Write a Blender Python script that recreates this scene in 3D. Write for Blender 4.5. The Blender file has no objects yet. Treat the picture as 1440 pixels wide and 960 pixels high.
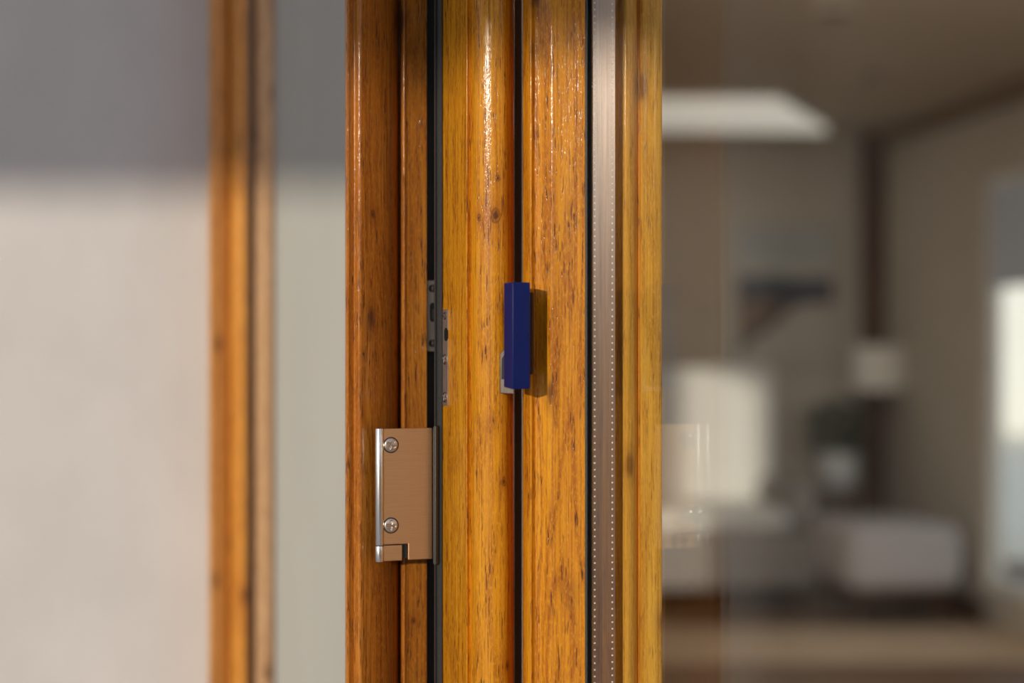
import bpy, bmesh, math, random
from mathutils import Vector
random.seed(4)
C = bpy.context.scene.collection
SC = bpy.context.scene
LENS, CH = 60.0, 1.31
A = 36.0 / LENS / 1440.0                      # tangent per photo pixel


def X(px, y): return (px - 720.0) * A * y
def Z(py, y): return CH + (480.0 - py) * A * y
def P(px, y): return (X(px, y), y)


# ------------------------------------------------------------------ materials
def new_mat(name):
    m = bpy.data.materials.new(name); m.use_nodes = True
    nt = m.node_tree; nt.nodes.clear()
    out = nt.nodes.new('ShaderNodeOutputMaterial')
    b = nt.nodes.new('ShaderNodeBsdfPrincipled')
    nt.links.new(b.outputs[0], out.inputs[0])
    return m, nt, b, out


def nd(nt, t, **kw):
    n = nt.nodes.new(t)
    for k, v in kw.items(): setattr(n, k, v)
    return n


def mathn(nt, op, a, b=None, c=None, clamp=False):
    n = nd(nt, 'ShaderNodeMath', operation=op, use_clamp=clamp)
    for i, v in enumerate((a, b, c)):
        if v is None: continue
        if isinstance(v, (int, float)): n.inputs[i].default_value = v
        else: nt.links.new(v, n.inputs[i])
    return n.outputs[0]


def mapped(nt, scale, loc=(0, 0, 0)):
    tc = nd(nt, 'ShaderNodeTexCoord'); mp = nd(nt, 'ShaderNodeMapping')
    mp.inputs['Scale'].default_value = scale; mp.inputs['Location'].default_value = loc
    nt.links.new(tc.outputs['Object'], mp.inputs['Vector'])
    return mp.outputs[0]


def noise(nt, scale, loc=(0, 0, 0), detail=3.0, rough=0.55, dist=0.0):
    n = nd(nt, 'ShaderNodeTexNoise')
    n.inputs['Scale'].default_value = 1.0; n.inputs['Detail'].default_value = detail
    n.inputs['Roughness'].default_value = rough; n.inputs['Distortion'].default_value = dist
    nt.links.new(mapped(nt, scale, loc), n.inputs['Vector'])
    return n.outputs['Fac']


def ramp(nt, fac, stops, interp='LINEAR'):
    r = nd(nt, 'ShaderNodeValToRGB'); r.color_ramp.interpolation = interp
    e = r.color_ramp.elements
    while len(e) < len(stops): e.new(0.5)
    for i, (p, c) in enumerate(stops):
        e[i].position = p
        e[i].color = (c, c, c, 1) if isinstance(c, (int, float)) else (*c, 1)
    nt.links.new(fac, r.inputs[0])
    return r.outputs[0]


def mix(nt, fac, a, b, blend='MIX'):
    n = nd(nt, 'ShaderNodeMix', data_type='RGBA', blend_type=blend)
    for s, v in ((n.inputs[0], fac), (n.inputs[6], a), (n.inputs[7], b)):
        if isinstance(v, (int, float)): s.default_value = v
        elif isinstance(v, tuple): s.default_value = (*v, 1)
        else: nt.links.new(v, s)
    return n.outputs[2]


def wood(name, light, mid, dark, pore, seed=0.0, rings=1.0, pores=0.9, gloss=0.5, coat=0.6, fine=1.0, knots=True, marks=(), base=(0, 0), ringk=0.45):
    m, nt, b, out = new_mat(name)
    L = (seed * 3.1, seed * 1.7, seed * 0.37)
    broad = noise(nt, (70, 70, 3.2), L, 3)
    # year rings: a slow noise field cut into many bands
    field = noise(nt, (26, 26, 2.6), (L[1], L[0], L[2]), 2, 0.45)
    band = mathn(nt, 'SINE', mathn(nt, 'MULTIPLY', field, 95.0 * rings))
    band = mathn(nt, 'MULTIPLY_ADD', band, 0.5, 0.5)
    fib = noise(nt, (620, 620, 9), L, 4, 0.65)
    por = noise(nt, (900, 900, 75), (L[0] + 5, L[1], L[2] + 3), 2, 0.5)
    fleck = noise(nt, (800, 800, 260), (L[0] + 9, L[1], L[2]), 2, 0.6)
    col = ramp(nt, broad, [(0.28, mid), (0.52, mid), (0.72, light)])
    col = mix(nt, mathn(nt, 'MULTIPLY', mathn(nt, 'POWER', band, 3.0), ringk), col, dark)
    fr = ramp(nt, fib, [(0.34, 1.0), (0.56, 0.0)])
    col = mix(nt, mathn(nt, 'MULTIPLY', fr, 0.72 * fine), col, dark)
    col = mix(nt, mathn(nt, 'MULTIPLY', ramp(nt, fleck, [(0.5, 0.0), (0.68, 1.0)]), 0.5), col, light)
    pm = ramp(nt, por, [(0.59, 0.0), (0.66, 1.0)])
    pm = mathn(nt, 'MULTIPLY', pm, mathn(nt, 'MULTIPLY_ADD', band, 0.6, 0.4))
    col = mix(nt, mathn(nt, 'MULTIPLY', pm, pores), col, pore)
    if knots:
        v = nd(nt, 'ShaderNodeTexVoronoi'); v.inputs['Scale'].default_value = 1.0
        nt.links.new(mapped(nt, (26, 26, 11), (L[2], L[1] + .3, L[0])), v.inputs['Vector'])
        kn = ramp(nt, v.outputs['Distance'], [(0.075, 1.0), (0.13, 0.35), (0.24, 0.0)])
        col = mix(nt, mathn(nt, 'MULTIPLY', kn, 0.8), col, pore)
    if marks:                                           # single knots where the boards show them
        tc = nd(nt, 'ShaderNodeTexCoord'); mp = nd(nt, 'ShaderNodeMapping'); mp.inputs['Scale'].default_value = (1, 1, .7)
        nt.links.new(tc.outputs['Object'], mp.inputs['Vector'])
        ruf = noise(nt, (420, 420, 300), (2, 3, 1), 3)
        for px, y, py, rad in marks:
            d = nd(nt, 'ShaderNodeVectorMath', operation='DISTANCE'); nt.links.new(mp.outputs[0], d.inputs[0])
            d.inputs[1].default_value = (X(px, y) - base[0], y - base[1], Z(py, y) * .7)
            q = mathn(nt, 'ADD', mathn(nt, 'DIVIDE', d.outputs['Value'], rad), mathn(nt, 'MULTIPLY_ADD', ruf, 0.9, -0.45))
            halo = ramp(nt, mathn(nt, 'DIVIDE', q, 4.0), [(0.18, 1.0), (0.42, 0.5), (1.0, 0.0)])
            core = ramp(nt, q, [(0.30, 1.0), (0.55, 0.25), (0.70, 0.75), (0.95, 0.0)])
            col = mix(nt, mathn(nt, 'MULTIPLY', halo, 0.55), col, dark)
            col = mix(nt, mathn(nt, 'MULTIPLY', core, 0.9), col, pore)
    nt.links.new(col, b.inputs['Base Color'])
    b.inputs['Roughness'].default_value = gloss
    b.inputs['Coat Weight'].default_value = coat
    b.inputs['Coat Roughness'].default_value = 0.13
    b.inputs['Specular IOR Level'].default_value = 0.12
    h = mathn(nt, 'SUBTRACT', mathn(nt, 'MULTIPLY_ADD', fleck, 0.5, mathn(nt, 'MULTIPLY', fib, 0.6)), mathn(nt, 'MULTIPLY', pm, 0.8))
    bp = nd(nt, 'ShaderNodeBump'); bp.inputs['Strength'].default_value = 0.55
    bp.inputs['Distance'].default_value = 0.0004
    nt.links.new(h, bp.inputs['Height'])
    nt.links.new(bp.outputs[0], b.inputs['Normal']); nt.links.new(bp.outputs[0], b.inputs['Coat Normal'])
    return m


def plain(name, col, rough=0.6, metal=0.0, var=0.08, scale=(30, 30, 30), bump=0.0, bdist=0.0005, spec=0.5, coat=0.0):
    m, nt, b, out = new_mat(name)
    n = noise(nt, scale, (1.3, 0.4, 2.2), 4)
    lo = tuple(c * (1 - var) for c in col); hi = tuple(min(1, c * (1 + var)) for c in col)
    nt.links.new(ramp(nt, n, [(0.3, lo), (0.7, hi)]), b.inputs['Base Color'])
    b.inputs['Roughness'].default_value = rough; b.inputs['Metallic'].default_value = metal
    b.inputs['Specular IOR Level'].default_value = spec; b.inputs['Coat Weight'].default_value = coat
    if bump:
        bp = nd(nt, 'ShaderNodeBump'); bp.inputs['Strength'].default_value = bump; bp.inputs['Distance'].default_value = bdist
        nt.links.new(n, bp.inputs['Height']); nt.links.new(bp.outputs[0], b.inputs['Normal'])
    return m


def glass(name, tint=(1, 1, 1), amount=0.96):
    m, nt, b, out = new_mat(name); nt.nodes.remove(b)
    lw = nd(nt, 'ShaderNodeLayerWeight'); lw.inputs['Blend'].default_value = 0.5
    f = mathn(nt, 'POWER', lw.outputs['Facing'], 10.0)
    f = mathn(nt, 'MULTIPLY', f, amount, clamp=True)
    t = nd(nt, 'ShaderNodeBsdfTransparent'); t.inputs[0].default_value = (*tint, 1)
    g = nd(nt, 'ShaderNodeBsdfGlossy'); g.inputs['Roughness'].default_value = 0.0
    s = nd(nt, 'ShaderNodeMixShader')
    nt.links.new(f, s.inputs[0]); nt.links.new(t.outputs[0], s.inputs[1]); nt.links.new(g.outputs[0], s.inputs[2])
    nt.links.new(s.outputs[0], out.inputs[0])
    return m


def emit(name, col, k):
    m, nt, b, out = new_mat(name)
    b.inputs['Base Color'].default_value = (*col, 1)
    b.inputs['Emission Color'].default_value = (*col, 1); b.inputs['Emission Strength'].default_value = k
    return m


M = {}
# where the glazed leaf stands: its pane opened 18.6 degrees off the line of sight
TH = math.radians(18.6)
dv = Vector((math.sin(TH), -math.cos(TH), 0)); nv = Vector((math.cos(TH), math.sin(TH), 0))
G0 = Vector((.0212, 1.295, 0)); k_ = (827.5 - 720) * A
G = G0 + dv * ((k_ * G0.y - G0.x) / (dv.x - k_ * dv.y))
BR = ((G - dv * .05).x, (G - dv * .05).y)
M['oak'] = wood('amber_varnished_oak', (.80, .37, .018), (.70, .275, .009), (.36, .095, .004), (.09, .022, .004), 1.0, coat=.45, base=(X(672, 1.27), 1.27), marks=[(697, 1.2112, 303, .0046), (673, 1.2143, 306, .0024), (709, 1.2135, 677, .0030), (713, 1.217, 935, .0028), (700, 1.2115, 250, .0020)])
M['oak_plain'] = wood('amber_varnished_oak_inner', (.90, .49, .075), (.80, .39, .045), (.50, .20, .016), (.13, .04, .008), 5.0, pores=.5, coat=.3)
M['oak_r'] = wood('amber_varnished_oak_glazed_leaf', (.82, .365, .016), (.70, .26, .008), (.33, .08, .005), (.10, .022, .005), 9.0, rings=.75, coat=.45, ringk=.62, base=BR, marks=[(787, 1.187, 690, .0042), (811, 1.191, 567, .0034), (777, 1.190, 791, .0026), (757, 1.203, 690, .0014)])
M['oak_red'] = wood('reddish_varnished_oak', (.62, .24, .028), (.48, .155, .014), (.24, .06, .006), (.07, .02, .006), 3.0, rings=1.3, coat=.7, pores=.9, base=(X(540, 1.30), 1.30), marks=[(524, 1.255, 301, .0022), (557, 1.281, 497, .0013), (511, 1.2485, 498, .0013), (582, 1.283, 873, .0022)])
M['oak_far'] = wood('honey_oak', (.78, .38, .07), (.68, .28, .035), (.45, .14, .015), (.16, .05, .012), 13.0, base=(X(340, 2.0), 2.0), marks=[(347, 1.953, 836, .009)])
M['oak_fardark'] = wood('honey_oak_outer', (.72, .34, .09), (.66, .29, .06), (.46, .17, .03), (.16, .05, .012), 17.0)
M['oak_pale'] = wood('pale_bead_oak', (.72, .46, .25), (.66, .40, .20), (.50, .28, .12), (.16, .07, .03), 19.0)
M['steel'] = plain('brushed_steel', (.70, .415, .205), .42, 1.0, .06, (60, 60, 2600), .25, .00015)  # orange tint puts the reflected wood around into the steel colour
M['steel_bright'] = plain('bright_steel', (.78, .76, .73), .22, 1.0, .04, (900, 900, 40), .1, .0001)
M['steel_screw'] = plain('screw_steel', (.62, .52, .43), .30, 1.0, .1, (900, 900, 900), .2, .0002)
M['steel_dark'] = plain('grey_steel', (.11, .105, .10), .5, 1.0, .15, (900, 900, 900), .2, .0002)
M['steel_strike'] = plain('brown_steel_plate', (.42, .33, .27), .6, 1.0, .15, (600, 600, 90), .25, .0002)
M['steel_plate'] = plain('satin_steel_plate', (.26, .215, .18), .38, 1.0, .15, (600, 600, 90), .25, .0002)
M['rubber'] = plain('black_rubber', (.010, .010, .010), .45, 0, .5, (1200, 1200, 1200), .3, .0002)
M['rubber_grey'] = plain('charcoal_rubber', (.035, .033, .031), .5, 0, .35, (1500, 1500, 600), .5, .0003)
M['blue'] = plain('navy_powder_coat', (.003, .009, .095), .36, 0, .12, (1500, 1500, 1500), .35, .00015, spec=.22)
M['plaster'] = plain('greige_plaster', (.585, .552, .515), .85, 0, .05, (9, 9, 7), .25, .004)
M['blind'] = plain('pale_roller_blind', (.485, .458, .42), .8, 0, .03, (40, 40, 3), .1, .001)
M['blind_blue'] = plain('blue_grey_blind', (.60, .66, .78), .8, 0, .03, (40, 40, 3))
M['inwall'] = plain('taupe_painted_wall', (.54, .49, .415), .8, 0, .04, (4, 4, 4))
M['ceil'] = plain('taupe_painted_ceiling', (.52, .455, .36), .85, 0, .04, (3, 3, 3))
M['floor'] = wood('brown_floorboards', (.20, .12, .065), (.16, .09, .048), (.10, .055, .028), (.04, .02, .01), 21.0, coat=.0, gloss=.5, knots=False)
M['dark_wood'] = plain('dark_brown_timber', (.085, .036, .014), .6, 0, .25, (40, 40, 3), .3, .002, spec=.15)
M['side_wood'] = plain('walnut', (.11, .05, .025), .5, 0, .25, (50, 50, 6))
M['sofa'] = plain('cream_linen', (.68, .675, .64), .9, 0, .04, (60, 60, 60), .3, .002)
M['sofa_base'] = plain('grey_linen', (.26, .24, .22), .9, 0, .05, (60, 60, 60), .3, .002)  # shade on the sofa's front and arms, put into the colour
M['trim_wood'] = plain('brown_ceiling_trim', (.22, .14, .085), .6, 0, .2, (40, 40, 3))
M['pouf'] = plain('pale_grey_boucle', (.42, .395, .395), .95, 0, .06, (90, 90, 90), .5, .004)
M['white'] = plain('white_paint', (.80, .80, .77), .5, 0, .03)
M['shade'] = plain('white_linen_shade', (.85, .84, .78), .9, 0, .03)
M['ceramic'] = plain('pale_glazed_ceramic', (.60, .62, .65), .25, 0, .04)
M['leaf'] = plain('green_leaf', (.016, .052, .004), .6, 0, .4, (30, 30, 30), spec=.12)
M['rug'] = plain('tan_wool_rug', (.46, .33, .21), .95, 0, .12, (25, 25, 25), .4, .004)
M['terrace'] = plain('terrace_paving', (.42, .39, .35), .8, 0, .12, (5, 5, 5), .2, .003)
M['awning'] = plain('charcoal_awning_canvas', (.16, .15, .14), .9, 0, .1)
M['fence'] = plain('brown_fence_timber', (.40, .22, .13), .7, 0, .2, (40, 40, 3), .2, .002)
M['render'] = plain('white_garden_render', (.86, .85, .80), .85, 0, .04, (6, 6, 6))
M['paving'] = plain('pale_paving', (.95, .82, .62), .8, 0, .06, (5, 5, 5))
M['glass'] = glass('clear_glazing', (.985, .99, .985), 14.0)
M['glass_in'] = glass('clear_glazing_coated', (.985, .99, .985), 1.6)
M['glass2'] = glass('window_glazing', (.98, .99, .98))
M['panel_light'] = emit('lit_ceiling_panel', (1.0, .96, .86), .42)
M['lamp_glow'] = emit('lit_ceiling_lamp', (1.0, .94, .86), 48.0)
M['soil'] = plain('potting_soil', (.03, .02, .012), .95, 0, .3, (80, 80, 80))


def spacer_mat():
    m, nt, b, out = new_mat('perforated_aluminium_spacer')
    tc = nd(nt, 'ShaderNodeTexCoord'); sp = nd(nt, 'ShaderNodeSeparateXYZ')
    uv = nd(nt, 'ShaderNodeUVMap'); nt.links.new(uv.outputs[0], sp.inputs[0])
    u, v = sp.outputs[0], sp.outputs[1]                       # u across the bar (0..1), v metres up
    pitch = 0.00470
    fz = mathn(nt, 'SUBTRACT', mathn(nt, 'FRACT', mathn(nt, 'DIVIDE', v, pitch)), 0.5)
    dz = mathn(nt, 'MULTIPLY', fz, pitch)
    def row(c):
        dx = mathn(nt, 'MULTIPLY', mathn(nt, 'SUBTRACT', u, c), 0.0179)
        d = mathn(nt, 'SQRT', mathn(nt, 'ADD', mathn(nt, 'MULTIPLY', dx, dx), mathn(nt, 'MULTIPLY', dz, dz)))
        return mathn(nt, 'LESS_THAN', d, 0.00066)
    dots = mathn(nt, 'MAXIMUM', row(0.13), row(0.88))
    streak = noise(nt, (1500, 1500, 12), (0, 0, 0), 3)
    base = ramp(nt, streak, [(0.3, (.34, .29, .26)), (0.7, (.50, .43, .39))])
    nt.links.new(base, b.inputs['Base Color'])
    b.inputs['Metallic'].default_value = 1.0; b.inputs['Roughness'].default_value = 0.36
    b.inputs['Anisotropic'].default_value = 1.0
    tg = nd(nt, 'ShaderNodeTangent'); tg.direction_type = 'RADIAL'; tg.axis = 'Z'; nt.links.new(tg.outputs[0], b.inputs['Tangent'])
    d = nd(nt, 'ShaderNodeBsdfDiffuse'); d.inputs[0].default_value = (.95, .93, .9, 1)
    s = nd(nt, 'ShaderNodeMixShader')
    nt.links.new(dots, s.inputs[0]); nt.links.new(b.outputs[0], s.inputs[1]); nt.links.new(d.outputs[0], s.inputs[2])
    nt.links.new(s.outputs[0], out.inputs[0])
    return m


M['spacer'] = spacer_mat()


def picture_mat(z0, z1, x0, x1):
    m, nt, b, out = new_mat('seascape_print')
    uv = nd(nt, 'ShaderNodeUVMap'); sp = nd(nt, 'ShaderNodeSeparateXYZ'); nt.links.new(uv.outputs[0], sp.inputs[0])
    u, v = sp.outputs[0], sp.outputs[1]
    wob = mathn(nt, 'MULTIPLY', mathn(nt, 'SUBTRACT', noise(nt, (6, 6, 6), (3, 1, 2), 3), 0.5), 0.10)
    vv = mathn(nt, 'ADD', v, wob)
    col = ramp(nt, vv, [(0.0, (.48, .44, .38)), (0.38, (.48, .44, .38)), (0.43, (.010, .012, .022)), (0.58, (.010, .022, .055)), (0.62, (.48, .46, .41)), (0.80, (.36, .40, .41)), (1.0, (.46, .44, .39))])
    # the ochre foreland: below a line that falls to the right
    line = mathn(nt, 'SUBTRACT', mathn(nt, 'MULTIPLY_ADD', u, -0.05, 0.44), vv)
    low = mathn(nt, 'SUBTRACT', vv, mathn(nt, 'MULTIPLY_ADD', u, 0.62, 0.02))
    k = mathn(nt, 'MULTIPLY', mathn(nt, 'GREATER_THAN', line, 0.0), mathn(nt, 'GREATER_THAN', low, 0.0))
    k2 = mathn(nt, 'MULTIPLY', k, mathn(nt, 'LESS_THAN', low, 0.10))
    col = mix(nt, k, col, (.16, .085, .03))
    col = mix(nt, k2, col, (.03, .016, .01))
    nt.links.new(col, b.inputs['Base Color']); b.inputs['Roughness'].default_value = 0.6
    return m


# ------------------------------------------------------------------ object helpers
def empty(name, loc=(0, 0, 0), rz=0.0):
    o = bpy.data.objects.new(name, None); C.objects.link(o)
    o.location = loc; o.rotation_euler = (0, 0, rz); o.empty_display_size = 0.05
    return o


def tag(o, label=None, cat=None, group=None, kind=None):
    if label: o['label'] = label
    if cat: o['category'] = cat
    if group: o['group'] = group
    if kind: o['kind'] = kind
    return o


def root_of(p):
    off = Vector((0, 0, 0))
    while p is not None:
        off += p.location; p = p.parent
    return off


def obj(name, bm, mat, parent=None, world=True, smooth=None, bevel=0.0, seg=2):
    """Link a bmesh as one mesh object. world=True: the vertices are in world space and are moved into the parent's."""
    me = bpy.data.meshes.new(name)
    if parent is not None and world:
        off = root_of(parent)
        for v in bm.verts: v.co -= off
    bmesh.ops.recalc_face_normals(bm, faces=bm.faces[:])
    bm.to_mesh(me); bm.free()
    o = bpy.data.objects.new(name, me); C.objects.link(o)
    me.materials.append(mat)
    if parent is not None: o.parent = parent
    if bevel:
        md = o.modifiers.new('edge', 'BEVEL'); md.width = bevel; md.segments = seg; md.limit_method = 'ANGLE'; md.angle_limit = 0.6
        md.harden_normals = False
    if smooth is not None:
        for p in me.polygons: p.use_smooth = True
        me.set_sharp_from_angle(angle=math.radians(smooth))
    return o


def box(bm, x0, x1, y0, y1, z0, z1):
    v = [bm.verts.new((x, y, z)) for z in (z0, z1) for (x, y) in ((x0, y0), (x1, y0), (x1, y1), (x0, y1))]
    for f in ((0, 1, 2, 3), (4, 5, 6, 7), (0, 1, 5, 4), (1, 2, 6, 5), (2, 3, 7, 6), (3, 0, 4, 7)):
        bm.faces.new([v[i] for i in f])
    return v


def prism(bm, pts, z0, z1):
    """Extrude a closed plan outline upwards."""
    a = [bm.verts.new((x, y, z0)) for x, y in pts]; b = [bm.verts.new((x, y, z1)) for x, y in pts]
    n = len(pts)
    for i in range(n): bm.faces.new((a[i], a[(i + 1) % n], b[(i + 1) % n], b[i]))
    bm.faces.new(a[::-1]); bm.faces.new(b)


def soften(pts, it=2):
    """Round an open run of plan points, keeping its two ends."""
    for _ in range(it):
        q = [pts[0]]
        for (a, b) in zip(pts[:-1], pts[1:]):
            q.append((a[0] * .75 + b[0] * .25, a[1] * .75 + b[1] * .25))
            q.append((a[0] * .25 + b[0] * .75, a[1] * .25 + b[1] * .75))
        q.append(pts[-1]); pts = q
    return pts


def sheet(bm, org, ax, ay, az, outline, t):
    """A plate: outline given on the axes ax, ay from org, thickness t along az."""
    a = [bm.verts.new(org + ax * s + ay * h) for s, h in outline]
    b = [bm.verts.new(org + ax * s + ay * h - az * t) for s, h in outline]
    n = len(outline)
    for i in range(n): bm.faces.new((a[i], a[(i + 1) % n], b[(i + 1) % n], b[i]))
    bm.faces.new(a); bm.faces.new(b[::-1])


def cyl(bm, c, r, z0, z1, n=32, dome=0.0):
    rings = [(r, z0), (r, z1)]
    if dome: rings = [(r - dome, z0), (r - dome * .3, z0 + dome * .3), (r, z0 + dome), (r, z1 - dome), (r - dome * .3, z1 - dome * .3), (r - dome, z1)]
    vs = [[bm.verts.new((c[0] + q * math.cos(2 * math.pi * i / n), c[1] + q * math.sin(2 * math.pi * i / n), z)) for i in range(n)] for q, z in rings]
    for a, b in zip(vs[:-1], vs[1:]):
        for i in range(n): bm.faces.new((a[i], a[(i + 1) % n], b[(i + 1) % n], b[i]))
    bm.faces.new(vs[0][::-1]); bm.faces.new(vs[-1])


def lathe(bm, prof, c=(0, 0, 0), n=32):
    vs = [[bm.verts.new((c[0] + r * math.cos(2 * math.pi * i / n), c[1] + r * math.sin(2 * math.pi * i / n), c[2] + z)) for i in range(n)] for r, z in prof]
    for a, b in zip(vs[:-1], vs[1:]):
        for i in range(n): bm.faces.new((a[i], a[(i + 1) % n], b[(i + 1) % n], b[i]))
    bm.faces.new(vs[0][::-1]); bm.faces.new(vs[-1])


def screw_bm(c, n, up, r, turn=0.4, dome=0.0010, slot=0.0011, cross=True):
    """A countersunk screw head: a low dome with a cross (or round) recess, axis n."""
    n = n.normalized(); ax = up.cross(n).normalized(); ay = n.cross(ax)
    bm = bmesh.new(); R, S = 22, 56; rows = []
    for i in range(R + 1):
        q = i / R; row = []
        for k in range(S):
            a = 2 * math.pi * k / S; x, y = q * math.cos(a), q * math.sin(a)
            h = dome * (1 - q * q) ** .8 if q < 1 else 0.0
            xr, yr = x * math.cos(turn) - y * math.sin(turn), x * math.sin(turn) + y * math.cos(turn)
            if cross:
                w = 0.13 * (1.25 - .5 * q)
                d = min(max(abs(xr) - .66, abs(yr) - w), max(abs(yr) - .66, abs(xr) - w))
            else:
                d = q - .45
            h -= slot * min(1, max(0, (-d + .03) / .08))
            if q >= .985: h = -0.0006
            row.append(bm.verts.new(Vector(c) + ax * (x * r) + ay * (y * r) + n * h))
            if i == 0: break
        rows.append(row)
    for a, b in zip(rows[:-1], rows[1:]):
        for k in range(S):
            if len(a) == 1: bm.faces.new((a[0], b[k], b[(k + 1) % S]))
            else: bm.faces.new((a[k], b[k], b[(k + 1) % S], a[(k + 1) % S]))
    return bm


ZT = 2.25                                                # height of the door leaves

# ================================================================== the door post with the hinge
jp = [(485.6, 1.320), (485.4, 1.2490), (486.2, 1.2462), (488, 1.2450), (490.5, 1.2452)]
jq = [(490.5, 1.2452), (497, 1.2490), (499.5, 1.2490), (503, 1.2466), (507, 1.2462), (511, 1.2482), (520, 1.2530), (533, 1.2600),
      (545, 1.2680), (553, 1.2750), (558, 1.2830), (561, 1.2920)]
jr = [(561.2, 1.312), (563.6, 1.312), (563.8, 1.2830), (565, 1.2805)]
js = [(565, 1.2805), (567, 1.2790), (569.5, 1.2790), (572, 1.2810), (586, 1.2850), (600, 1.2890)]
jt = [(600.3, 1.292), (600.5, 1.345), (486, 1.345)]
prof = [P(*q) for q in jp] + soften([P(*q) for q in jq])[1:] + [P(*q) for q in jr] + soften([P(*q) for q in js])[1:] + [P(*q) for q in jt]
leafJ = tag(empty('door_leaf', (X(540, 1.30), 1.30, 0)), 'reddish brown varnished door post with the square steel hinge screwed on its face', 'door leaf', 'wooden folding door leaves')
bm = bmesh.new(); prism(bm, prof, 0, ZT); obj('stile', bm, M['oak_red'], leafJ, smooth=35)

# hinge -----------------------------------------------------------
bcx, bcy = P(533.6, 1.2490)
a0 = Vector((X(540, 1.2480), 1.2480, 0)); a1 = Vector((X(608, 1.2595), 1.2595, 0))
ax = (a1 - a0); Lp = ax.length; ax.normalize(); up = Vector((0, 0, 1)); nrm = Vector((ax.y, -ax.x, 0)).normalized()
def S(px):                                              # distance along the hinge face for a photo column
    k = (px - 720) * A
    return (k * a0.y - a0.x) / (ax.x - k * ax.y)
zt, zb = Z(602.2, 1.253), Z(787.2, 1.253)
zk, zg = Z(764.4, 1.250), Z(766.0, 1.250)
hinge = bmesh.new()
s0, s1, s2 = -0.0028, S(565.5), S(574)
sheet(hinge, a0 + up * 0, ax, up, nrm, [(s0, zt), (Lp, zt), (Lp, zb), (s2, zb), (s2, zg + .0004), (s0, zg + .0004)], 0.003)
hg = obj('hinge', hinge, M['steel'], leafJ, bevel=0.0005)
hg['label'] = 'brushed steel hinge plate'
bm = bmesh.new(); cyl(bm, (bcx, bcy), 0.0036, zg, zt + .0003, 40, .0005); obj('barrel', bm, M['steel_bright'], hg, smooth=40)
bm = bmesh.new(); cyl(bm, (bcx, bcy), 0.0036, Z(789.4, 1.249), zk - .0012, 40, .0005); obj('barrel', bm, M['steel_bright'], hg, smooth=40)
bm = bmesh.new(); sheet(bm, a0, ax, up, nrm, [(s0, zk - .0012), (s1, zk - .0012), (s1, Z(788.6, 1.249)), (s0, Z(788.6, 1.249))], 0.003)
obj('knuckle', bm, M['steel'], hg, bevel=0.0004)
for py, tn in ((625.5, .55), (738.5, .15)):
    c = a0 + ax * S(549.8) + up * Z(py, 1.250) + nrm * 0.0006
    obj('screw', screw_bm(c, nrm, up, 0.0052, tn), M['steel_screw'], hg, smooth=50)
    bm = bmesh.new()
    cc = c - nrm * 0.0005; n_ = 40
    r0 = [bm.verts.new(cc + (up * math.sin(t) + ax * math.cos(t)) * 0.0052) for t in [2 * math.pi * i / n_ for i in range(n_)]]
    r1 = [bm.verts.new(cc + (up * math.sin(t) + ax * math.cos(t)) * 0.0059) for t in [2 * math.pi * i / n_ for i in range(n_)]]
    for i in range(n_): bm.faces.new((r0[i], r0[(i + 1) % n_], r1[(i + 1) % n_], r1[i]))
    obj('screw_seat', bm, M['rubber'], hg)
bm = bmesh.new()                                        # black pad under the plate, added for the deep shade in its notch
sheet(bm, a0 - nrm * .0034, ax, up, nrm, [(S(563), Z(787.5, 1.245)), (S(590), Z(786.5, 1.25)), (S(590), Z(700, 1.25)), (S(563), Z(700, 1.25))], .0015); obj('pad', bm, M['rubber'], hg)
bm = bmesh.new()                                        # the folded edge of the other hinge leaf going into the gap
b0 = Vector((X(608.6, 1.2530), 1.2530, 0)); b1 = Vector((X(613, 1.2515), 1.2515, 0)); bx = (b1 - b0).normalized(); bn = Vector((bx.y, -bx.x, 0))
w = (b1 - b0).length; z1, z0 = Z(597, 1.26), Z(793, 1.26)
sheet(bm, b0, bx, up, bn, [(0, z0 + .002), (0, z1 - .002), (w * .3, z1 - .0004), (w * .6, z1), (w, z1 - .001), (w, z0 + .001), (w * .6, z0), (w * .3, z0 + .0004)], 0.0040)
obj('hinge_leaf', bm, M['steel_dark'], hg, bevel=.0008, smooth=40)

# keeper plate deep in the gap ------------------------------------
kx0, kx1, ky = X(600.2, 1.302), X(617, 1.302), 1.302
bm = bmesh.new(); k0 = Vector((kx0, ky, 0))
zz = lambda py: Z(py, ky)
sheet(bm, k0, Vector((1, 0, 0)), up, Vector((0, -1, 0)), [(0, zz(494)), (0, zz(394)), (kx1 - kx0, zz(394)), (kx1 - kx0, zz(494))], .002)
kp = obj('keeper_plate', bm, M['steel_plate'], leafJ, bevel=.0003)
bm = bmesh.new(); cxk = X(608.6, ky) - kx0                # slot lined in black, with a latch in it
pts = []
hw, ht, hb = .0022, zz(425.5), zz(452.5)
for i in range(13): t = math.pi * i / 12; pts.append((cxk + hw * math.cos(t), ht - hw + hw * math.sin(t)))
for i in range(13): t = math.pi + math.pi * i / 12; pts.append((cxk + hw * math.cos(t), hb + hw + hw * math.sin(t)))
sheet(bm, k0 + Vector((0, -.0002, 0)), Vector((1, 0, 0)), up, Vector((0, -1, 0)), pts, .0005); obj('slot', bm, M['rubber'], kp)
bm = bmesh.new(); box(bm, kx0 + cxk - .0009, kx0 + cxk + .0024, ky - .0007, ky - .0001, zz(449), zz(434)); obj('latch', bm, M['steel_dark'], kp, bevel=.0003)
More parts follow.
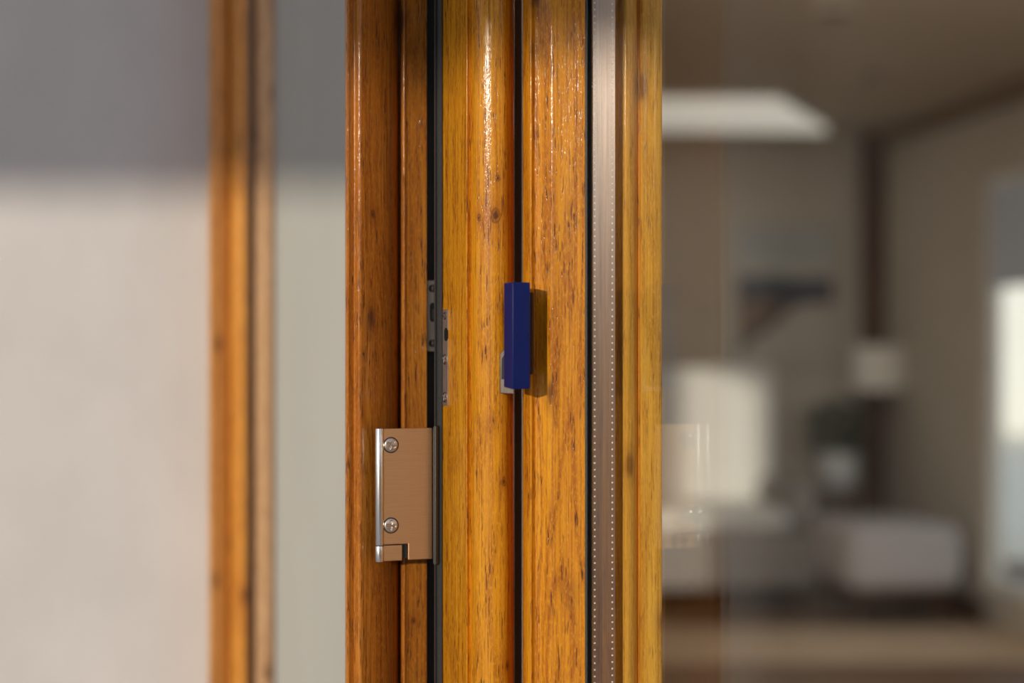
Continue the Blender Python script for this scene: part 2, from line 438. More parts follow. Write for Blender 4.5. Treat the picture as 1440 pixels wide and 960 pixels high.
for py in (405.5, 482.5):
    c = Vector((X(608.2, ky), ky - .0003, zz(py)))
    bm = bmesh.new(); n_ = 32
    vs = [bm.verts.new(c + Vector((.0029 * math.cos(2 * math.pi * i / n_), 0, .0029 * math.sin(2 * math.pi * i / n_)))) for i in range(n_)]
    bm.faces.new(vs); obj('screw_recess', bm, M['rubber'], kp)
    obj('screw', screw_bm(c + Vector((0, -.0003, 0)), Vector((0, -1, 0)), up, .0023, .2, .0006, .0008, False), M['steel_plate'], kp, smooth=50)
bm = bmesh.new(); box(bm, X(599, 1.318), X(619.5, 1.318), 1.318, 1.343, 0, ZT); obj('gap_seal', bm, M['rubber'], leafJ)  # black backing added so the deep gap stays dark

# ================================================================== the middle leaf with the handle
leafM = tag(empty('door_leaf', (X(672, 1.27), 1.27, 0)), 'golden rounded wooden door leaf between black rubber seal and blue pull handle', 'door leaf', 'wooden folding door leaves')
ma = [(621, 1.316), (620.3, 1.2580), (654.6, 1.2275)]
mb = [(654.6, 1.2275), (655.6, 1.2245), (657.2, 1.2238), (659, 1.2255), (661.5, 1.2262)]
mc = [(661.5, 1.2262), (664, 1.2235), (668, 1.2180), (674, 1.2140), (684, 1.2118), (697, 1.2112), (708, 1.2130), (715, 1.2175), (720, 1.2255), (722.6, 1.2370)]
md = [(723.2, 1.2500), (723.2, 1.316)]
prof = [P(*q) for q in ma] + soften([P(*q) for q in mb])[1:] + soften([P(*q) for q in mc])[1:] + [P(*q) for q in md]
bm = bmesh.new(); prism(bm, prof, 0, ZT); obj('stile', bm, M['oak'], leafM, smooth=35)
bm = bmesh.new()                                        # rubber seal along its edge
gp = [P(*q) for q in [(611.0, 1.297), (610.6, 1.2585), (611.0, 1.2570), (612.4, 1.2562), (613.2, 1.2570), (614.5, 1.2576), (620.6, 1.2545), (622.0, 1.2548), (622.0, 1.2560), (620.2, 1.2580), (620.2, 1.297)]]
prism(bm, gp, 0, ZT); obj('rubber_seal', bm, M['rubber_grey'], leafM, smooth=30)
bm = bmesh.new(); box(bm, X(723.4, 1.30), X(734, 1.30), 1.30, 1.316, 0, ZT); obj('gap_seal', bm, M['rubber'], leafM)  # black filler behind the second gap, added to darken it
# strike plate let into the flat of the leaf
f0 = Vector((X(620.3, 1.2580), 1.2580, 0)); f1 = Vector((X(654.6, 1.2275), 1.2275, 0)); fx = (f1 - f0).normalized(); fn = Vector((fx.y, -fx.x, 0)).normalized()
def SF(px):
    k = (px - 720) * A
    return (k * f0.y - f0.x) / (fx.x - k * fx.y)
yq = 1.258
sp0, sp1 = SF(620.3) + .001, SF(630.4)
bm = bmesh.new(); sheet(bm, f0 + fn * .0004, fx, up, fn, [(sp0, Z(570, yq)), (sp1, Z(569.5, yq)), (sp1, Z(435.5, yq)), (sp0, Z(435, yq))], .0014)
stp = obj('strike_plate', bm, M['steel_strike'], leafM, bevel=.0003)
sm = SF(626.2)
for py, big in ((444, 0), (505, 1), (558, 1)):
    c = f0 + fx * sm + fn * .0003 + up * Z(py, yq)
    obj('screw', screw_bm(c, fn, up, .0042 if big else .0030, .5, .0007, .0009, True), M['steel_plate'] if py < 450 else M['steel_bright'], stp, smooth=50)
bm = bmesh.new(); n_ = 10; pts = []
for i in range(n_ + 1): t = math.pi * i / n_; pts.append((sm + .002 + .0026 * math.cos(t), Z(466, yq) + .0026 * math.sin(t)))
for i in range(n_ + 1): t = math.pi + math.pi * i / n_; pts.append((sm + .002 + .0026 * math.cos(t), Z(474.5, yq) + .0026 * math.sin(t)))
sheet(bm, f0 + fn * .0006, fx, up, fn, pts, .0004); obj('slot', bm, M['rubber'], stp)
# handle: a square-edged navy bar standing off the leaf on a dark bracket
hb_ = bmesh.new()
hz0, hz1 = Z(547.5, 1.17), Z(396.5, 1.17)
cpts = [P(720.8, 1.1685), P(745.6, 1.1745), P(739.0, 1.1890), P(708.2, 1.1830)]
a_ = [hb_.verts.new((x, y, z)) for (x, y), z in zip(cpts, (hz0, hz0 + .0003, hz0 + .0016, hz0 + .0012))]
b_ = [hb_.verts.new((x, y, z)) for (x, y), z in zip(cpts, (hz1, hz1, hz1, hz1))]
for i in range(4): hb_.faces.new((a_[i], a_[(i + 1) % 4], b_[(i + 1) % 4], b_[i]))
hb_.faces.new(a_[::-1]); hb_.faces.new(b_)
hd = obj('handle', hb_, M['blue'], leafM, bevel=.0009, seg=3, smooth=40)
hd['label'] = 'navy blue pull handle'
bm = bmesh.new(); prism(bm, [P(727, 1.1865), P(749.5, 1.1865), P(751.0, 1.1985), P(738, 1.2005), P(733.5, 1.2150), P(726, 1.2300)], Z(526, 1.19), Z(411, 1.19))
obj('bracket', bm, M['dark_wood'], hd, bevel=.0005)
bm = bmesh.new(); e0 = Vector((X(703, 1.201), 1.201, 0)); ew = X(723, 1.201) - e0.x        # steel escutcheon, rounded above, hollow
ze = lambda py: Z(py, 1.201)
pts = [(0, ze(553)), (ew, ze(554)), (ew, ze(489))]
for i in range(7):
    t = math.radians(15 * i); pts.append((ew * .45 - ew * .45 * math.sin(t), ze(503) + (ze(491) - ze(503)) * math.cos(t)))
sheet(bm, e0, Vector((1, 0, 0)), up, Vector((0, -1, 0)), pts, .011)
es = obj('escutcheon', bm, M['steel_plate'], hd, bevel=.0006, smooth=40)
bm = bmesh.new(); sheet(bm, e0 + Vector((0, -.0003, 0)), Vector((1, 0, 0)), up, Vector((0, -1, 0)), [(.0010, ze(533)), (ew, ze(533)), (ew, ze(494)), (.0035, ze(497)), (.0014, ze(504))], .0005)
obj('escutcheon_slot', bm, M['rubber'], es)

# ================================================================== the glazed leaf, opened towards the camera
def VR(px, u):                                          # offset through the leaf's thickness at a photo column, u metres along the leaf
    k = (px - 720) * A; q = G + dv * u
    return (k * q.y - q.x) / (nv.x - k * nv.y)
def LR(u, v): q = G + dv * u + nv * v; return (q.x, q.y)
def PR(px, u): return LR(u * .001, VR(px, u * .001))
leafR = tag(empty('door_leaf', (LR(-.05, 0)[0], LR(-.05, 0)[1], 0)), 'golden wooden door leaf whose glass pane and perforated spacer face the room', 'door leaf', 'wooden folding door leaves')
ra = [(735.2, -90), (735.2, -33)]
rb = [(735.2, -33), (737, -29), (741, -23.5), (744.5, -20)]
rc = [(744.5, -20), (746, -18.4), (748, -18.2), (750, -19.6), (752.5, -20)]
rd = [(752.5, -20), (763, -16.5), (769, -12.5), (774, -9.4), (780, -8.2), (790, -6.6), (808, -3), (820, -.6), (822.6, -.2)]
prof = [PR(*q) for q in ra] + soften([PR(*q) for q in rb])[1:] + soften([PR(*q) for q in rc])[1:] + soften([PR(*q) for q in rd])[1:]
v_g0 = VR(823.2, 0)
v_in = .0312
prof += [LR(-.0004, v_g0 - .0001), LR(-.020, v_g0 - .0001), LR(-.020, v_in), LR(-.022, v_in + .0002)]
v_end = VR(931.5, -.020)
prof += [LR(-.022, v_end), LR(-.085, v_end), LR(-.090, v_end - .004)]
bm = bmesh.new(); prism(bm, prof, 0, ZT); obj('stile', bm, M['oak_r'], leafR, smooth=35)
ia = [(-.021, v_in), (-.0150, v_in)]
def PI_(px, u): return (u * .001, VR(px, u * .001))
ib = [(-.0150, v_in), (-.0122, VR(878, -.0122)), (-.0112, VR(884, -.0112)), (-.0128, VR(891, -.0128)), (-.0165, VR(894.5, -.0165))]
ic = [(-.0195, VR(896, -.0195)), (-.0195, VR(899.5, -.0195)), (-.0160, VR(900.5, -.0160)), (-.0145, VR(904, -.0145)), (-.0140, VR(915, -.0140)), (-.0140, VR(928, -.0140)), (-.0155, VR(931, -.0155)), (-.021, v_end)]
loc = ia + soften(ib)[1:] + ic
bm = bmesh.new(); prism(bm, [LR(*q) for q in loc], 0, ZT); obj('glazing_bead', bm, M['oak_plain'], leafR, smooth=35)
bm = bmesh.new(); prism(bm, [LR(-.019, v_g0), LR(-.0010, v_g0), LR(-.0004, (v_g0) * .5), LR(-.0010, -.0001), LR(-.019, -.0001)], 0, ZT); obj('glazing_gasket', bm, M['rubber_grey'], leafR)
g1, g2 = .004, VR(865, -.003) + .0008
# spacer bar, perforated
sv0, sv1 = VR(832, -.003), VR(865, -.003)
bm = bmesh.new(); prism(bm, [LR(-.0195, .0041), LR(-.0024, .0041), LR(-.0024, sv0 - .0001), LR(-.0195, sv0 - .0001)], 0, ZT); obj('edge_sealant', bm, M['rubber'], leafR)
bm = bmesh.new(); uvl = bm.loops.layers.uv.new('UVMap')
prism(bm, [LR(-.003, sv0), LR(-.003, sv1), LR(-.0195, sv1), LR(-.0195, sv0)], 0.08, ZT - .1)
for f in bm.faces:
    for l in f.loops:
        q = l.vert.co - G
        l[uvl].uv = ((q.dot(nv) - sv0) / (sv1 - sv0), l.vert.co.z)
spc = obj('spacer_bar', bm, M['spacer'], leafR); spc['label'] = 'perforated aluminium spacer bar'
UE = .66
for (va, vb) in ((0.0, g1), (g2, g2 + .004)):
    bm = bmesh.new(); prism(bm, [LR(-.0185, va), LR(UE, va), LR(UE, vb), LR(-.0185, vb)], .10, ZT - .10); obj('glass_pane', bm, M['glass'] if va == 0 else M['glass_in'], leafR)
va, vb = LR(0, -.045), LR(0, v_end)
for (z0, z1) in ((0, .12), (ZT - .12, ZT)):
    bm = bmesh.new(); prism(bm, [LR(.006, -.04), LR(UE - .002, -.04), LR(UE - .002, v_end), LR(.006, v_end)], z0, z1); obj('rail', bm, M['oak_r'], leafR, bevel=.003)
bm = bmesh.new(); prism(bm, [LR(UE - .0015, -.045), LR(UE + .08, -.045), LR(UE + .08, v_end), LR(UE - .0015, v_end)], 0, ZT); obj('stile', bm, M['oak_r'], leafR, bevel=.004)

# ================================================================== outside: plastered wall with the wooden window
YW = 2.00
bm = bmesh.new(); box(bm, -1.76, X(296, YW), YW, YW + .18, 0, 2.9)
w_ = tag(obj('wall_left', bm, M['plaster']), 'greige plastered outer wall, sunlit below a straight edge of shade', 'wall', kind='structure')
bm = bmesh.new(); box(bm, X(386, YW) - .09, .03, YW + .07, YW + .18, 0, .35); box(bm, X(386, YW) - .09, .03, YW + .07, YW + .18, 2.3, 2.9)
tag(obj('wall_front', bm, M['plaster']), 'plaster above and below the window beside the door', 'wall', kind='structure')
win = tag(empty('window_1', (X(340, YW), YW, 0)), 'honey coloured wooden window frame standing out of focus before pale blind', 'window', kind='structure')
bm = bmesh.new(); prism(bm, [P(*q) for q in [(293, 2.02), (294, 1.950), (297, 1.948), (301, 1.949), (321, 1.964), (322.5, 1.970), (322.5, 2.02)]], 0, 2.3); obj('outer_frame', bm, M['oak_fardark'], win, smooth=30)
bm = bmesh.new(); prism(bm, [P(*q) for q in [(322.6, 2.02), (322.6, 1.964), (325, 1.957), (331, 1.953), (342, 1.950), (347, 1.952), (349, 1.960), (349.2, 2.02)]], 0, 2.3); obj('sash_stile', bm, M['oak_far'], win, smooth=40)
bm = bmesh.new(); prism(bm, [P(*q) for q in [(349.4, 2.02), (349.4, 1.968), (357, 1.972), (357, 2.02)]], .36, 2.3); obj('spacer_strip', bm, M['steel_plate'], win)
bm = bmesh.new(); prism(bm, [P(*q) for q in [(357.4, 2.025), (357.4, 1.970), (361, 1.9645), (374, 1.9645), (383, 1.9700), (385, 1.977), (385, 2.025)]], .36, 2.3); obj('glazing_bead', bm, M['oak_pale'], win, smooth=40)
bm = bmesh.new(); box(bm, X(385.4, 1.968), .02, 1.968, 1.972, .36, 2.3); obj('glass_pane', bm, M['glass2'], win)
bm = bmesh.new(); box(bm, X(385.6, 1.976), .02, 1.976, 1.980, .36, 2.3)
tag(obj('roller_blind', bm, M['blind']), 'pale lowered blind behind the window glass beside the reddish door post', 'blind')

# ================================================================== the room
CXR, CYR = X(1232, 9.5), 9.5
RD = Vector((.128, -1, 0)).normalized(); BD = Vector((-1, -.128, 0)).normalized()      # along the right wall, along the back wall
CO = Vector((CXR, CYR, 0)); HC = 2.46
RZ = math.atan2(.128, 1.0)
def slab(bm, o, d, t0, t1, thick, z0, z1):
    n = Vector((d.y, -d.x, 0))
    if n.dot(Vector((0, -1, 0)) + Vector((-.3, 0, 0))) > 0: n = -n       # thickness goes away from the room
    a = o + d * t0; b = o + d * t1; c = b + n * thick; e = a + n * thick
    prism(bm, [(a.x, a.y), (b.x, b.y), (c.x, c.y), (e.x, e.y)], z0, z1)
bm = bmesh.new(); slab(bm, CO, BD, -.2, 4.6, .2, 0, HC); tag(obj('wall_back', bm, M['inwall']), 'taupe wall at the far end of the room', 'wall', kind='structure')
T0, T1, WZ0, WZ1 = 1.50, 3.2, .16, 2.08
bm = bmesh.new(); slab(bm, CO, RD, 0, T0, .09, 0, HC); slab(bm, CO, RD, T1, 3.6, .09, 0, HC); slab(bm, CO, RD, 7.8, 8.2, .09, 0, HC); slab(bm, CO, RD, 3.6, 7.8, .09, 2.36, HC); slab(bm, CO, RD, T0, T1, .09, WZ1, HC); slab(bm, CO, RD, T0, T1, .09, 0, WZ0)
tag(obj('wall_right', bm, M['inwall']), 'taupe side wall with the bright window', 'wall', kind='structure')
XI = -1.72
bm = bmesh.new(); box(bm, XI - .1, XI, YW + .18, 2.32, 0, HC); box(bm, XI - .1, XI, 3.38, 9.4, 0, HC); box(bm, XI - .1, XI, 2.32, 3.38, 0, .85); box(bm, XI - .1, XI, 2.32, 3.38, 2.42, HC); tag(obj('wall_inner', bm, M['inwall']), 'hidden side wall of the room', 'wall', kind='structure')
bm = bmesh.new(); box(bm, -2.1, 3.6, 1.36, 10.2, -.05, 0.0); tag(obj('floor', bm, M['floor']), 'brown wooden floor of the room', 'floor', kind='structure')
bm = bmesh.new(); box(bm, -2.1, 3.6, 1.6, 10.2, HC, HC + .15); tag(obj('ceiling', bm, M['ceil']), 'taupe ceiling of the room', 'ceiling', kind='structure')
bm = bmesh.new(); slab(bm, CO - RD * 0, RD, .05, 8.5, -.05, HC - .08, HC); tag(obj('trim_1', bm, M['trim_wood']), 'dark wooden trim where side wall meets ceiling', 'trim', kind='structure')  # strip that paints in the dark shade under the ceiling edge
bm = bmesh.new(); slab(bm, CO, RD, .1, T0, -.015, 0, .09); tag(obj('baseboard_right', bm, M['dark_wood']), 'dark baseboard along the side wall', 'baseboard', kind='structure')
bm = bmesh.new(); box(bm, CXR - .095, CXR + .055, CYR - .17, CYR - .02, 0, HC)
tag(obj('trim_2', bm, M['dark_wood'], bevel=.006), 'dark brown timber post in the corner of the room', 'post', kind='structure')
w2 = tag(empty('window_2', (CO + RD * 2.4).to_tuple()), 'bright white-framed window in the side wall of the room', 'window', kind='structure')
bm = bmesh.new(); o_ = CO.copy(); sh = Vector((.03, .004, 0))
for (t0, t1, z0, z1) in ((T0, T0 + .025, WZ0, WZ1), (T1 - .05, T1, WZ0, WZ1), (T0 + .05, T1 - .05, WZ0, WZ0 + .05), (T0 + .05, T1 - .05, WZ1 - .05, WZ1), (2.36, 2.42, WZ0 + .05, WZ1 - .05)):
    slab(bm, CO + sh, RD, t0, t1, .045, z0, z1)
obj('frame', bm, M['white'], w2)
bm = bmesh.new(); slab(bm, CO + sh * 1.6, RD, T0 + .02, T1 - .04, .006, WZ0 + .04, WZ1 - .04); obj('glass_pane', bm, M['glass2'], w2)
bm = bmesh.new(); slab(bm, CO + sh * .6, RD, T0 + .03, T1 - .055, .004, 1.56, WZ1 - .055)
tag(obj('roller_blind', bm, M['blind_blue']), 'blue-grey blind half lowered over the bright side window of the room', 'blind')
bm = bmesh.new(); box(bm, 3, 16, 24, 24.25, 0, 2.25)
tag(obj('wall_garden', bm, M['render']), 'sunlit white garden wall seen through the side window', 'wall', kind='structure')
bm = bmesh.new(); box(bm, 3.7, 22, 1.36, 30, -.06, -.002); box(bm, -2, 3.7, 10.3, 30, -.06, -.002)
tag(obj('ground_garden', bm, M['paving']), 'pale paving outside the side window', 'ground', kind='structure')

def at_wall(px, off):                                    # point on the back wall behind a photo column, off metres in front of it
    k = (px - 720) * A; o = CO + Vector((.127, -.992, 0)) * off
    s = (k * o.y - o.x) / (BD.x - k * BD.y)
    return o + BD * s
# painting
pa, pb = at_wall(1034, .004), at_wall(1170, .004)
zc0, zc1 = Z(508, 9.3), Z(308, 9.3); wd = (pb - pa).length; hp = zc1 - zc0
pic = tag(empty('painting', ((pa.x + pb.x) / 2, (pa.y + pb.y) / 2, zc0), RZ), 'seascape painting in navy and ochre hanging on the far wall', 'painting')
bm = bmesh.new(); uvl = bm.loops.layers.uv.new('UVMap'); box(bm, -wd / 2, wd / 2, -.03, 0, 0, hp)
for f in bm.faces:
    for l in f.loops: l[uvl].uv = (l.vert.co.x / wd + .5, l.vert.co.z / hp)
obj('canvas', bm, picture_mat(0, 1, 0, 1), pic, world=False)
bm = bmesh.new(); e = .012
for (x0, x1, z0, z1) in ((-wd / 2 - e, wd / 2 + e, -e, 0), (-wd / 2 - e, wd / 2 + e, hp, hp + e), (-wd / 2 - e, -wd / 2, 0, hp), (wd / 2, wd / 2 + e, 0, hp)): box(bm, x0, x1, -.036, 0, z0, z1)
obj('frame', bm, M['inwall'], pic, world=False)

def rbox(name, parent, mat, x0, x1, y0, y1, z0, z1, r=.03, seg=4):
    bm = bmesh.new(); box(bm, x0, x1, y0, y1, z0, z1)
    return obj(name, bm, mat, parent, world=False, bevel=r, seg=seg, smooth=60)
# sofa
sc_ = at_wall(1078, .10)
sofa = tag(empty('sofa', (sc_.x, sc_.y, 0), RZ), 'cream high-backed sofa against the far wall below the painting', 'sofa')
rbox('backrest', sofa, M['sofa'], -1.85, 0, -.26, 0, .12, 1.18, .07)
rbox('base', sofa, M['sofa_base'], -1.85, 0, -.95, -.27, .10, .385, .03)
for i in range(3): rbox('seat_cushion', sofa, M['sofa'], -1.70 + i * .52, -1.70 + (i + 1) * .52 - .005, -.96, -.27, .39, .48, .035)
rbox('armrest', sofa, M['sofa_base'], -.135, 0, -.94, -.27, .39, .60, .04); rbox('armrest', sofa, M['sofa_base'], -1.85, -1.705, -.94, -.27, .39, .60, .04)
for x in (-1.78, -.08):
    for y in (-.88, -.10):
        bm = bmesh.new(); cyl(bm, (x, y), .025, 0, .10, 16); obj('leg', bm, M['dark_wood'], sofa, world=False)
# ottoman
oy = 7.78; ow = (1350 - 1180) * A * oy
ot = tag(empty('ottoman', (X(1265, oy), oy + .29, 0), RZ), 'pale grey rounded ottoman standing alone on the floor before the floor lamp', 'ottoman')
rbox('cushion', ot, M['pouf'], -ow / 2, ow / 2, -.29, .33, .165, .47, .075, 6)
bm = bmesh.new(); box(bm, -ow / 2 + .05, ow / 2 - .05, -.22, .26, .14, .17); obj('base', bm, M['dark_wood'], ot, world=False)
for x in (-.2, .2):
    for y in (-.19, .22):
        bm = bmesh.new(); cyl(bm, (x, y), .018, 0, .142, 14); obj('leg', bm, M['dark_wood'], ot, world=False)
# side table, plant
ty = 9.0; tx = X(1180, ty); tz = Z(690, ty)
tb = tag(empty('side_table', (tx, ty, 0), RZ), 'small dark wooden side table under the potted plant', 'side table')
bm = bmesh.new(); cyl(bm, (0, 0), .155, tz - .025, tz, 40, .004); obj('tabletop', bm, M['side_wood'], tb, world=False, smooth=40)
for k in range(3):
    t = 2 * math.pi * k / 3 + .5; bm = bmesh.new(); cyl(bm, (.11 * math.cos(t), .11 * math.sin(t)), .016, 0, tz - .024, 14); obj('leg', bm, M['side_wood'], tb, world=False)
bm = bmesh.new(); cyl(bm, (0, 0), .13, .16, .178, 32); obj('shelf', bm, M['side_wood'], tb, world=False)
pl = tag(empty('potted_plant', (tx, ty, tz)), 'green leafy plant in pale pot on the dark side table', 'plant')
hpz = Z(636, ty) - tz
bm = bmesh.new(); lathe(bm, [(.062, 0), (.085, .02), (.104, hpz * .5), (.100, hpz * .85), (.092, hpz), (.084, hpz), (.08, hpz - .02)], n=36); obj('pot', bm, M['ceramic'], pl, world=False, smooth=60)
bm = bmesh.new(); cyl(bm, (0, 0), .079, hpz - .03, hpz - .018, 24); obj('soil', bm, M['soil'], pl, world=False)
bm = bmesh.new()
for k in range(170):
    t = random.uniform(0, 2 * math.pi); rr = random.uniform(.02, .14); hh = hpz + random.uniform(.02, .27) - rr * .2
    base = Vector((rr * math.cos(t) - .03, rr * math.sin(t) * .7, hh)); dr = Vector((math.cos(t + random.uniform(-.6, .6)), math.sin(t) * .8, random.uniform(-.3, .5))).normalized()
    sd = dr.cross(Vector((0, 0, 1))).normalized(); nn = sd.cross(dr); ln, wd_ = random.uniform(.06, .09), random.uniform(.022, .034)
    q = [base, base + dr * ln * .35 + sd * wd_ + nn * .006, base + dr * ln * .7 + sd * wd_ * .8, base + dr * ln - nn * .012, base + dr * ln * .7 - sd * wd_ * .8, base + dr * ln * .35 - sd * wd_ + nn * .006]
    vs = [bm.verts.new(v) for v in q]; cv = bm.verts.new(base + dr * ln * .5 - nn * .004)
    for i in range(6): bm.faces.new((vs[i], vs[(i + 1) % 6], cv))
obj('foliage', bm, M['leaf'], pl, world=False, smooth=60)
bm = bmesh.new()
for k in range(9):
    t = 2 * math.pi * k / 9; a = Vector((.02 * math.cos(t), .02 * math.sin(t), hpz - .025)); b = Vector((.10 * math.cos(t) - .03, .07 * math.sin(t), hpz + .2)); s_ = .003
    v = [bm.verts.new(a + Vector(o)) for o in ((s_, 0, 0), (0, s_, 0), (-s_, 0, 0), (0, -s_, 0))] + [bm.verts.new(b + Vector(o)) for o in ((s_, 0, 0), (0, s_, 0), (-s_, 0, 0), (0, -s_, 0))]
    for i in range(4): bm.faces.new((v[i], v[(i + 1) % 4], v[4 + (i + 1) % 4], v[4 + i]))
obj('stem', bm, M['leaf'], pl, world=False)
# floor lamp
ly = 9.15; lp = tag(empty('floor_lamp', (X(1236, ly), ly, 0)), 'floor lamp with white drum shade before the dark corner post', 'lamp')
bm = bmesh.new(); lathe(bm, [(.13, 0), (.13, .015), (.05, .03), (.02, .035)], n=36); obj('base', bm, M['dark_wood'], lp, world=False, smooth=40)
zs0, zs1 = Z(548, ly), Z(486, ly)
bm = bmesh.new(); cyl(bm, (0, 0), .022, .03, zs0 + .1, 20); obj('pole', bm, M['dark_wood'], lp, world=False, smooth=40)
bm = bmesh.new()
lathe(bm, [(.150, zs0), (.135, zs1), (.131, zs1), (.146, zs0)], n=40)
obj('lamp_shade', bm, M['shade'], lp, world=False, smooth=40)
# rug
bm = bmesh.new(); box(bm, .1, 2.45, 6.95, 7.78, 0.0005, .010); tag(obj('rug', bm, M['rug'], bevel=.004), 'tan rug lying on the brown floor in front of the ottoman', 'rug')  # low tan strip across the floor
# glowing ceiling panel, spots
zl = HC
bm = bmesh.new(); prism(bm, [(.35, 7.95), (X(1095, 7.95), 7.95), (X(1160, 9.05), 9.0), (.35, 8.9)], zl - .05, zl - .02)
cl = tag(empty('ceiling_light', (.9, 8.5, zl)), 'wide lit white light panel on the ceiling above the sofa', 'ceiling light')
o = obj('diffuser', bm, M['panel_light'], cl)
bm = bmesh.new(); prism(bm, [(.33, 7.93), (X(1095, 7.95) + .02, 7.93), (X(1160, 9.05) + .02, 9.02), (.33, 8.92)], zl - .022, zl); obj('frame', bm, M['white'], cl)
for i, (lx, ly_, lb) in enumerate(((.9, 3.0, 'round lit ceiling lamp nearest the folding door'), (.7, 4.4, 'round lit ceiling lamp in the middle of the room'))):  # unseen lamps added to brighten the dark room
    lt = tag(empty('ceiling_lamp', (lx, ly_, HC)), lb, 'ceiling lamp', 'round ceiling lamps')
    bm = bmesh.new(); cyl(bm, (0, 0), .30, -.10, -.03, 40, .02); obj('diffuser', bm, M['lamp_glow'], lt, world=False, smooth=40)
    bm = bmesh.new(); cyl(bm, (0, 0), .31, -.03, 0, 40); obj('base', bm, M['white'], lt, world=False, smooth=40)
for px, py, lb in ((1174, 14, 'small dark recessed spotlight in the ceiling nearer the glass'), (1226, 104, 'small dark recessed spotlight in the ceiling nearer the corner post')):
    d_ = (HC - CH) / ((480 - py) * A); s_ = tag(empty('spotlight', (X(px, d_), d_, HC)), lb, 'spotlight', 'recessed ceiling spotlights')
    bm = bmesh.new(); lathe(bm, [(.05, -.012), (.075, -.010), (.08, 0)], n=32); obj('ring', bm, M['ceil'], s_, world=False, smooth=40)
    bm = bmesh.new(); cyl(bm, (0, 0), .048, -.016, -.011, 24); obj('lens', bm, M['rubber'], s_, world=False)

# ================================================================== the terrace around the camera
bm = bmesh.new(); box(bm, -9, 9, -9, 1.355, -.06, -.001); tag(obj('ground_terrace', bm, M['terrace']), 'terrace paving outside the door', 'ground', kind='structure')

# ------------------------------------------------------------------ light
AZ, EL = math.radians(25), math.radians(9.8)
sdir = Vector((math.sin(AZ) * math.cos(EL), math.cos(AZ) * math.cos(EL), -math.sin(EL)))
sun = bpy.data.lights.new('sun', 'SUN'); sun.energy = 2.3; sun.angle = math.radians(1.0); sun.color = (1.0, .90, .76)
so = bpy.data.objects.new('sun', sun); C.objects.link(so); so.rotation_euler = sdir.to_track_quat('-Z', 'Y').to_euler(); so.location = (-3, -6, 4)

def shade_from(p, y_to):
    """Where the sun ray through p crosses the plane y = y_to."""
    t = (p.y - y_to) / sdir.y
    return p - sdir * t
YA = -1.9
near = shade_from(Vector((X(690, 1.213), 1.213, Z(78, 1.213))), YA)
far0 = shade_from(Vector((X(60, YW), YW, Z(272, YW))), YA); far1 = shade_from(Vector((X(385, YW), YW, Z(276, YW))), YA)
mid = (far1.x + near.x) / 2 - .1
def shade_awning(name, x0, z0, x1, z1, label):  # unseen valances, added and shaped to cast the shade edges
    a = tag(empty(name, (x0, YA, z0)), label, 'awning', 'awnings outside behind the viewer')
    bm = bmesh.new(); v = [bm.verts.new(q) for q in ((x0, YA - .004, z0), (x1, YA - .004, z1), (x1, YA - .004, 2.95), (x0, YA - .004, 2.95), (x0, YA, z0), (x1, YA, z1), (x1, YA, 2.95), (x0, YA, 2.95))]
    for f in ((0, 1, 2, 3), (4, 5, 6, 7), (0, 1, 5, 4), (1, 2, 6, 5), (2, 3, 7, 6), (3, 0, 4, 7)): bm.faces.new([v[i] for i in f])
    obj('valance', bm, M['awning'], a)
    bm = bmesh.new(); box(bm, x0, x1, YA - .05, YA + .05, 2.951, 3.05); obj('cassette', bm, M['steel_dark'], a)
    for x in (x0 + .03, x1 - .03):
        bm = bmesh.new(); cyl(bm, (x, YA - .09), .025, 0, 3.0, 16); obj('post', bm, M['steel_dark'], a)
shade_awning('awning', far0.x - .5, far0.z + (far0.z - far1.z) / (far1.x - far0.x) * .5, mid, far1.z, 'charcoal awning valance shading the plastered wall')
shade_awning('awning', mid + .01, near.z, .15, near.z + .0, 'charcoal awning valance shading the tops of the door leaves')
fx0, fx1, fy = .25, 4.2, -2.2
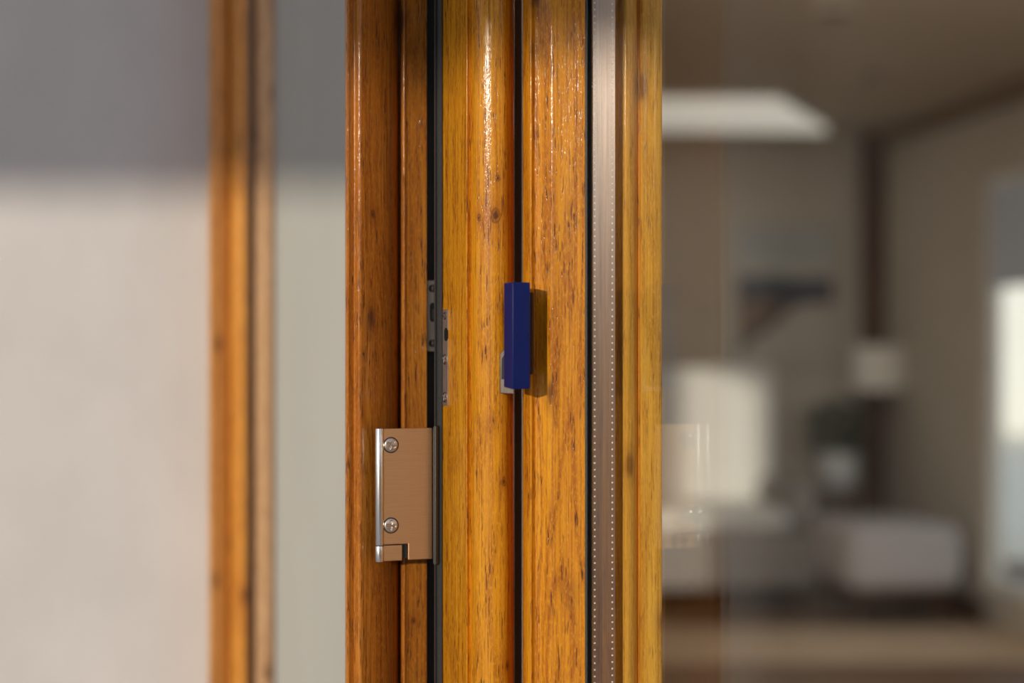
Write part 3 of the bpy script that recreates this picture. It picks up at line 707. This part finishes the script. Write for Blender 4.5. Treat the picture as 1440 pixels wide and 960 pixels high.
fnc = tag(empty('privacy_screen', (fx0, fy, 0)), 'brown timber privacy screen on the terrace', 'screen')  # unseen screen, added to give the metal parts a brown reflection
nb = 14
for i in range(nb):
    bm = bmesh.new(); h_ = 1.74 / nb; box(bm, fx0, fx1, fy - .02, fy, .02 + i * h_, .02 + (i + 1) * h_ - .004); obj('board', bm, M['fence'], fnc)
for x in (fx0, (fx0 + fx1) / 2, fx1):
    bm = bmesh.new(); box(bm, x - .04, x + .04, fy - .1, fy - .021, 0, 1.80); obj('post', bm, M['fence'], fnc)

W = bpy.data.worlds.new('sky'); SC.world = W; W.use_nodes = True; nt = W.node_tree; nt.nodes.clear()
wo = nd(nt, 'ShaderNodeOutputWorld'); bg = nd(nt, 'ShaderNodeBackground'); tc = nd(nt, 'ShaderNodeTexCoord'); sx = nd(nt, 'ShaderNodeSeparateXYZ')
nt.links.new(tc.outputs['Generated'], sx.inputs[0])
col = ramp(nt, sx.outputs[2], [(0.0, (.42, .40, .38)), (0.02, (.74, .72, .70)), (0.20, (.70, .73, .78)), (0.6, (.46, .55, .72)), (1.0, (.36, .46, .66))])
nt.links.new(col, bg.inputs[0]); bg.inputs[1].default_value = .95; nt.links.new(bg.outputs[0], wo.inputs[0])

# ------------------------------------------------------------------ camera
cam = bpy.data.cameras.new('camera'); co = bpy.data.objects.new('camera', cam); C.objects.link(co)
co.location = (0, 0, CH); co.rotation_euler = (math.pi / 2, 0, 0)
cam.lens = LENS; cam.sensor_width = 36; cam.clip_start = .02
cam.dof.use_dof = True; cam.dof.focus_distance = 1.225; cam.dof.aperture_fstop = 2.6
SC.camera = co
SC.view_settings.view_transform = 'Standard'; SC.view_settings.look = 'None'
SC.view_settings.exposure = 0.0; SC.view_settings.gamma = 1.0; SC.view_settings.use_curve_mapping = False
SC.cycles.caustics_reflective = False; SC.cycles.caustics_refractive = False
SC.cycles.transparent_max_bounces = 24; SC.cycles.max_bounces = 12; SC.cycles.glossy_bounces = 8; SC.cycles.diffuse_bounces = 7
